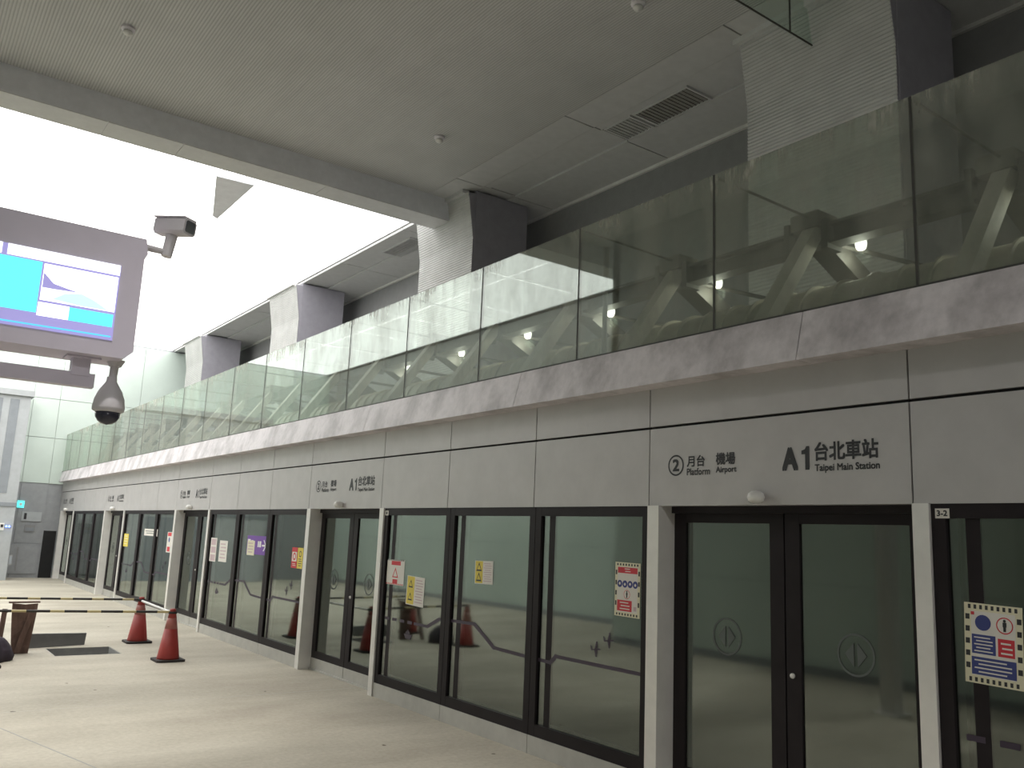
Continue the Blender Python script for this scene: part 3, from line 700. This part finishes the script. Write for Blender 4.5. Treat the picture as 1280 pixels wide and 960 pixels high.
# ------------------------------------------------------------------ ceiling fittings
def vent_grille(x0, x1, y0, y1, z, mat, label):
    r = empty('ceiling_vent', ((x0 + x1)/2, (y0 + y1)/2, z), label, 'vent')
    B(x0, x1, y0, y1, z + .012, z + .035).build('grille', mat, r)
    for q in ((x0 - .03, x1 + .03, y0 - .03, y0), (x0 - .03, x1 + .03, y1, y1 + .03), (x0 - .03, x0, y0, y1), (x1, x1 + .03, y0, y1)): B(*q, z - .004, z + .03).build('frame', M['ceil_panel'], r)
    n = int((y1 - y0)/.07)
    for i in range(n): B(x0, x1, y0 + (i + .3)*(y1 - y0)/n, y0 + (i + .6)*(y1 - y0)/n, z, z + .014).build('slat', mat, r)
vent_grille(8.14, 8.60, 7.52, 8.50, ZC, M['vent'], 'dark louvred vent in the ceiling strip near the smoke screen')
vent_grille(8.14, 8.60, 8.62, 9.12, ZC, M['vent_light'], 'small pale vent panel next to the dark louvred vent')
vent_grille(8.34, 8.80, 15.45, 16.65, ZC, M['vent_light'], 'louvred vent in the ceiling strip past the beam')
def sprinkler(x, y, label):
    r = empty('ceiling_detector', (x, y, ZC - .1), label, 'detector')
    m = MB(); m.smooth = True; m.lathe((x, y, ZC - .10), [(0, 0), (.045, .006), (.062, .03), (.05, .055)], 16).build('dome', M['white'], r)
    m = MB(); m.lathe((x, y, ZC - .05), [(.055, 0), (.085, .02), (.085, .05)], 16).build('mount', M['cam_grey'], r)
sprinkler(6.33, 11.0, 'small white ceiling detector before the beam, closest to its column')
sprinkler(1.75, 11.03, 'small pale ceiling detector on the ribbed ceiling, farthest from the columns')
sprinkler(6.3, 6.57, 'small white ceiling detector nearest the smoke screen')
sm = empty('smoke_screen', (6.5, 5.36, 7.5), 'clear hanging glass smoke screen running from the ribbed column', 'glass screen')
for (a, b) in ((3.2, 5.6), (5.61, 7.45), (7.46, 7.9)): B(a, b, 5.352, 5.364, 7.51, ZC).build('glass_pane', M['clear'], sm)
B(3.2, 7.9, 5.350, 5.366, 7.500, 7.512).build('edge_strip', M['gasket'], sm)
for x in (5.605, 7.455, 7.893): B(x - .006, x + .006, 5.350, 5.366, 7.51, ZC).build('edge_strip', M['gasket'], sm)
for i, (dx, dy) in enumerate(FILL_DOWN):  # fittings for the added fill spots
    d = empty('downlight', (dx, dy, ZC - .04), ['recessed ceiling downlight closest to the back of the platform', 'recessed ceiling downlight in the middle of its row', 'recessed ceiling downlight closest to the ceiling beam'][i], 'lamp', 'recessed downlights')
    MB().lathe((dx, dy, ZC - .03), [(.16, 0), (.16, .03)], 20).build('rim', M['white'], d)
    MB().lathe((dx, dy, ZC - .035), [(.12, 0), (.12, .006)], 20).build('lens', M['lamp'], d)
for i, (dx, dy) in enumerate(FILL_AREA):  # fitting for the added fill lamp behind the camera
    d = empty('ceiling_luminaire', (dx, dy, ZC - .1), 'long ceiling luminaire closest to the plain near wall', 'lamp')
    B(dx - .2, dx + .2, dy - .75, dy + .75, ZC - .085, ZC).build('housing', M['white'], d)
    B(dx - .17, dx + .17, dy - .7, dy + .7, ZC - .095, ZC - .085).build('diffuser', M['lamp'], d)
# loose panels hanging in the glare of the luminous ceiling
pn = empty('hanging_panel', (4.3, 14.8, 7.6), 'grey triangular panel hanging under the bright luminous ceiling', 'panel')
MB().prism([(3.90, 14.24, 7.70), (4.546, 14.19, 7.70), (4.57, 16.3, 7.70), (4.45, 16.2, 7.70)], (0, 0, .05)).build('plate', M['beam'], pn)
for p in ((4.05, 14.35), (4.45, 14.35), (4.5, 16.0)): MB().tube((*p, 7.74), (*p, 8.04), .008, n=6).build('hanger', M['steel'], pn)

# ------------------------------------------------------------------ hanging monitor with cameras
YM = 5.0
mo = empty('information_monitor', (0.2, YM + .15, 2.66), 'wide hanging information monitor with a lit cyan screen', 'monitor')
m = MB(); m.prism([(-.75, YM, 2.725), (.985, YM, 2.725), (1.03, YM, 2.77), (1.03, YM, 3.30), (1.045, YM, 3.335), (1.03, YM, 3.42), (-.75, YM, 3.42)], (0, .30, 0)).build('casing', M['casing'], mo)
sc = B(-.62, .915, YM - .004, YM + .002, 2.815, 3.237).build('screen', M['scr_violet'], mo)
def scr(name, mat, x0, x1, v0, v1, lift=1):
    z1 = 3.237 - v0*.422; z0 = 3.237 - v1*.422; return B(x0, x1, YM - .004 - .0012*lift, YM - .004, z0, z1).build(name, mat, sc)
scr('title_bar', M['scr_white'], .37, .912, 0, .135); scr('title_bar', M['scr_white'], -.62, .345, 0, .135)
scr('cyan_field', M['scr_cyan'], -.62, .535, .155, .80)
scr('picture', M['scr_white'], .545, .908, .165, .63)
m = MB(); pz = lambda v: 3.237 - v*.422
m.prism([(.548, YM - .0056, pz(.28)), (.60, YM - .0056, pz(.40)), (.68, YM - .0056, pz(.44)), (.73, YM - .0056, pz(.46)), (.60, YM - .0056, pz(.47)), (.548, YM - .0056, pz(.47))], (0, -.0008, 0)).build('picture_shadow', M['scr_violet'], sc)
m = MB(); m.prism([(.60, YM - .0056, pz(.60)), (.66, YM - .0056, pz(.50)), (.74, YM - .0056, pz(.47)), (.80, YM - .0056, pz(.52)), (.88, YM - .0056, pz(.62)), (.75, YM - .0056, pz(.625))], (0, -.0008, 0)).build('picture_road', M['scr_pale'], sc)
scr('white_box', M['scr_white'], .54, .688, .66, .83); scr('cyan_field', M['scr_cyan'], .69, .905, .665, .83)
scr('ticker_line', M['scr_line'], -.62, .905, .945, .965)
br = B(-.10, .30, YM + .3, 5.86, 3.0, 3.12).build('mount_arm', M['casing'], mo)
# post that carries the monitor, left of the frame
ps = empty('monitor_post', (.18, 5.95, 0), 'square grey post that carries the hanging monitor', 'post')
B(.09, .27, 5.86, 6.04, .02, 3.3).build('post_shaft', M['alu'], ps); B(.02, .34, 5.79, 6.11, 0, .025).build('foot_plate', M['alu'], ps)

bc = empty('bullet_camera', (1.12, YM + .1, 3.38), 'grey box security camera on an arm at the monitor corner', 'camera')
MB().tube((1.0, YM + .1, 3.405), (1.16, YM + .1, 3.40), .022, .018).build('arm', M['cam_grey'], bc)
MB().tube((1.165, YM + .1, 3.375), (1.185, YM + .1, 3.52), .030, .034).build('pillar', M['cam_grey'], bc)
def oriented_box(mb, c, ax, L, wd, ht, ch):
    ax = Vector(ax).normalized(); s = ax.cross(Vector((0, 0, 1))).normalized(); t = s.cross(ax); c = Vector(c)
    out = [(-wd + ch, -ht), (wd - ch, -ht), (wd, -ht + ch), (wd, ht - ch), (wd - ch, ht), (-wd + ch, ht), (-wd, ht - ch), (-wd, -ht + ch)]
    return mb.prism([tuple(c - ax*L/2 + s*a + t*b) for a, b in out], ax*L), ax, s, t
ax = (0.55, -0.80, -0.10); cc = (1.19, YM + .08, 3.555)
m, a_, s_, t_ = oriented_box(MB(), cc, ax, .22, .050, .048, .016); m.build('housing', M['cam_grey'], bc)
m, *_ = oriented_box(MB(), Vector(cc) + a_*.111, ax, .006, .036, .034, .008); m.build('window', M['cam_dark'], bc)
m, *_ = oriented_box(MB(), Vector(cc) - a_*.01 + t_*.050, ax, .225, .051, .004, .002); m.build('sun_shield', M['cam_grey'], bc)

dc = empty('dome_camera', (.955, 5.15, 2.36), 'egg-shaped dome camera hanging on a stem below the monitor', 'camera')
MB().tube((.975, 5.15, 2.735), (.970, 5.15, 2.60), .024, .020).build('stem', M['cam_grey'], dc)
MB().tube((.975, 5.15, 2.735), (.975, 5.15, 2.70), .05, .032).build('ceiling_flange', M['cam_grey'], dc)
m = MB(); m.smooth = True; m.lathe((.968, 5.15, 2.438), [(.060, .0), (.082, .012), (.084, .03), (.078, .075), (.062, .12), (.040, .155), (.028, .175), (.026, .20)], 24).build('body', M['cam_grey'], dc)
m = MB(); m.smooth = True; m.lathe((.968, 5.15, 2.372), [(.0, .0), (.028, .006), (.048, .020), (.062, .042), (.066, .068)], 24).build('dome', M['cam_dark'], dc)

tr = empty('cable_tube', (.2, 5.15, 2.53), 'long grey tube slung below the monitor on a bracket', 'tube')
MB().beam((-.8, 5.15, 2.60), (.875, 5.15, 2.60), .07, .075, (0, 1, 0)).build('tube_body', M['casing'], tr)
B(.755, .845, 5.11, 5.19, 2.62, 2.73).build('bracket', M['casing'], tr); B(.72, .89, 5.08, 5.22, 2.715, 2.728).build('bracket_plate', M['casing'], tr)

# ------------------------------------------------------------------ barricade around the open hatch
def cone(x, y, rz, label):
    r = empty('traffic_cone', (x, y, 0), label, 'traffic cone', 'red traffic cones')
    MB().prism([(x + sx*.19 - (.03*sx if c else 0), y + sy*.19 - (0 if c else .03*sy), 0) for sx, sy, c in ((-1, -1, 0), (-1, -1, 1), (1, -1, 1), (1, -1, 0), (1, 1, 0), (1, 1, 1), (-1, 1, 1), (-1, 1, 0))], (0, 0, .03)).build('base', M['rubber'], r)
    m = MB(); m.smooth = True; m.lathe((x, y, .03), [(.150, 0), (.146, .02), (.085, .40)], 24).build('body', M['cone'], r)
    m = MB(); m.smooth = True; m.lathe((x, y, .43), [(.0855, 0), (.060, .145)], 24).build('reflective_band', M['cone_band'], r)
    m = MB(); m.smooth = True; m.lathe((x, y, .575), [(.0595, 0), (.042, .085), (.040, .115), (.030, .125)], 24).build('tip', M['cone'], r)
    return r
cone(3.56, 12.79, 0, 'red traffic cone where the front striped bar meets the bare white bar')
cone(3.64, 14.88, 0, 'red traffic cone where the rear striped bar meets the bare white bar')
cone(1.36, 12.93, 0, 'red traffic cone beside the heap of dark cloth')
cone(1.30, 14.95, 0, 'red traffic cone behind the brown board')
def bar(a, b, mat, label):
    r = empty('barrier_bar', ((a[0] + b[0])/2, (a[1] + b[1])/2, .64), label, 'barrier bar', 'barrier bars on the cones')
    MB().tube(a, b, .017, n=10).build('bar_tube', mat, r)
    for p in (a, b):
        n = 16; m = MB()
        for q in range(n):
            a0, a1 = 2*math.pi*q/n, 2*math.pi*(q + 1)/n
            m.tube((p[0] + .052*math.cos(a0), p[1] + .052*math.sin(a0), p[2]), (p[0] + .052*math.cos(a1), p[1] + .052*math.sin(a1), p[2]), .009, n=5)
        m.build('end_ring', M['rubber'], r)
bar((1.36, 12.93, .685), (3.56, 12.79, .655), M['bar'], 'black and yellow striped bar between the front pair of cones')
bar((1.30, 14.95, .690), (3.64, 14.88, .660), M['bar'], 'black and yellow striped bar between the rear pair of cones')
bar((3.64, 14.88, .640), (3.56, 12.79, .640), M['bar_white'], 'bare white bar joining the two cones beside the screen doors')

hp = empty('hatch_plate', (2.45, 14.7, 0), 'grey steel hatch cover standing on edge behind the floor pit', 'hatch cover')
MB().hexa([(1.95, 14.55, 0), (2.86, 14.78, 0), (1.95, 14.60, 0), (2.86, 14.83, 0), (1.95, 14.62, .20), (2.89, 14.86, .165), (1.95, 14.67, .20), (2.89, 14.91, .165)]).build('cover', M['plate'], hp)
MB().beam((2.3, 14.70, .10), (2.42, 14.73, .10), .02, .02).build('lift_handle', M['steel'], hp)
bd = empty('brown_board', (1.9, 14.2, 0), 'warped brown board propped upright beside the hatch', 'board')
m = MB(); n = 6; g = []
for i in range(n + 1):
    for j in range(3):
        u = j/2; v = i/n; xx = 1.80 - .05*v + u*(.21 + .10*v) + .06*v*(1 - u)*0; yy = 14.02 + .12*v + .06*math.sin(3*v + 2*u); g.append((xx, yy, .0 + .66*v + (.03*abs(u - .5) if i == n else 0)))
for (i0, dy) in ((0, 0), (1, .04)):
    m.v += [(p[0], p[1] + dy, p[2]) for p in g]
N = len(g)
for i in range(n):
    for j in range(2):
        a = i*3 + j; m.f += [(a, a + 1, a + 4, a + 3), (N + a, N + a + 3, N + a + 4, N + a + 1)]
edge = [i*3 for i in range(n + 1)] + [n*3 + 1, n*3 + 2] + [i*3 + 2 for i in range(n - 1, -1, -1)] + [1]
m.f += [(edge[q], edge[(q + 1) % len(edge)], N + edge[(q + 1) % len(edge)], N + edge[q]) for q in range(len(edge))]
m.build('sheet', M['board'], bd)
MB().beam((1.70, 14.12, .69), (2.09, 14.16, .69), .05, .02).build('top_batten', M['board'], bd)
MB().beam((1.86, 14.02, .02), (2.02, 14.10, .66), .07, .02, (1, 0, 0)).build('cross_batten', M['board'], bd)
MB().beam((1.62, 13.95, .0), (1.66, 14.10, .60), .06, .05, (1, 0, 0)).build('prop', M['board'], bd)
MB().beam((1.64, 14.08, .55), (1.80, 14.12, .60), .03, .02, (0, 1, 0)).build('prop_rail', M['board'], bd)
bg = MB(); bg.smooth = True; rng = random.Random(3); n1, n2 = 18, 8; ctr = (1.53, 13.45, 0)
for j in range(n2 + 1):
    ph = j/n2*math.pi/2
    for i in range(n1):
        th = 2*math.pi*i/n1; r_ = (.24 + .05*math.sin(3*th + 1) + rng.uniform(-.02, .02))*math.cos(ph) + .004
        bg.v.append((ctr[0] + r_*.8*math.cos(th), ctr[1] + r_*math.sin(th), .30*math.sin(ph) + rng.uniform(0, .015)*(j > 0)))
for j in range(n2):
    bg.f += [(j*n1 + i, j*n1 + (i + 1) % n1, (j + 1)*n1 + (i + 1) % n1, (j + 1)*n1 + i) for i in range(n1)]
bg.f += [tuple(range(n1)), tuple(n2*n1 + i for i in range(n1))]
bg.build('cloth_heap', M['bag'], label='crumpled heap of dark cloth at the foot of a cone', cat='cloth')

# ------------------------------------------------------------------ lift tower and signs at the end of the platform
lt = empty('lift_tower', (1.5, 31.2, 0), 'tall grey lift tower standing against the end wall', 'lift tower')
B(-1.5, 3.50, 30.6, 31.9, 0, 5.62).build('shell', M['tower'], lt)
B(-1.6, 3.58, 30.5, 31.92, 5.62, 5.80).build('cornice', M['tower'], lt)
for (a, b, z0, z1) in ((2.95, 3.2, 2.6, 5.5), (2.3, 2.75, 2.6, 5.5), (1.4, 2.1, 2.6, 5.5)): B(a, b, 30.585, 30.6, z0, z1).build('recess', M['tower_dark'], lt)
B(-1.5, 3.5, 30.57, 30.6, 2.2, 2.32).build('band', M['tower_dark'], lt)
B(1.0, 2.6, 30.58, 30.6, .0, 2.1).build('lift_door', M['tower_dark'], lt)
def wall_thing(name, label, cat, x0, x1, z0, z1, mat, inner=None, y=31.955):
    r = empty(name, ((x0 + x1)/2, y, z0), label, cat)
    B(x0, x1, y - .03, y, z0, z1).build('plate', mat, r)
    if inner: B(x0 + (x1 - x0)*inner[0], x0 + (x1 - x0)*inner[1], y - .036, y - .03, z0 + (z1 - z0)*inner[2], z0 + (z1 - z0)*inner[3]).build('symbol', inner[4], r)
wall_thing('lit_sign', 'small glowing teal sign high on the grey end wall', 'sign', 3.68, 3.88, 2.2, 2.42, M['teal'], (.3, .7, .3, .7, M['white']))
wall_thing('wall_sign', 'pale sign plate with a dark figure on the end wall', 'sign', 3.85, 4.42, 1.78, 2.08, M['tower'], (.12, .25, .2, .85, M['ink']))
wall_thing('control_box', 'dark small box below the pale sign plate', 'box', 3.98, 4.28, 1.45, 1.66, M['fascia'], (.1, .9, .1, .6, M['tower_dark']))
wall_thing('cabinet', 'grey wall cabinet beside the dark doorway', 'cabinet', 3.62, 4.45, .12, 1.05, M['wall_grey'], (.28, .34, .1, .9, M['fascia']))
wall_thing('floor_box', 'dark square box low on the end wall', 'box', 3.50, 3.60, .45, .75, M['fascia'], (.1, .9, .1, .9, M['tower_dark']), 30.59)
bl = empty('blue_light', (3.36, 30.58, 1.56), 'pair of glowing blue lights on the lift tower', 'lamp')
for x in (3.32, 3.40):
    m = MB(); m.smooth = True; m.lathe((x, 30.58, 1.57), [(0, 0), (.022, .006), (.03, .03), (.022, .054), (0, .06)], 12).build('bulb', M['blue_led'], bl)
B(3.28, 3.44, 30.585, 30.6, 1.56, 1.64).build('backing', M['tower_dark'], bl)
wall_thing('white_box', 'white call box beside the blue lights', 'box', 3.14, 3.26, 1.48, 1.70, M['white'], (.2, .8, .4, .8, M['ink']), 30.595)
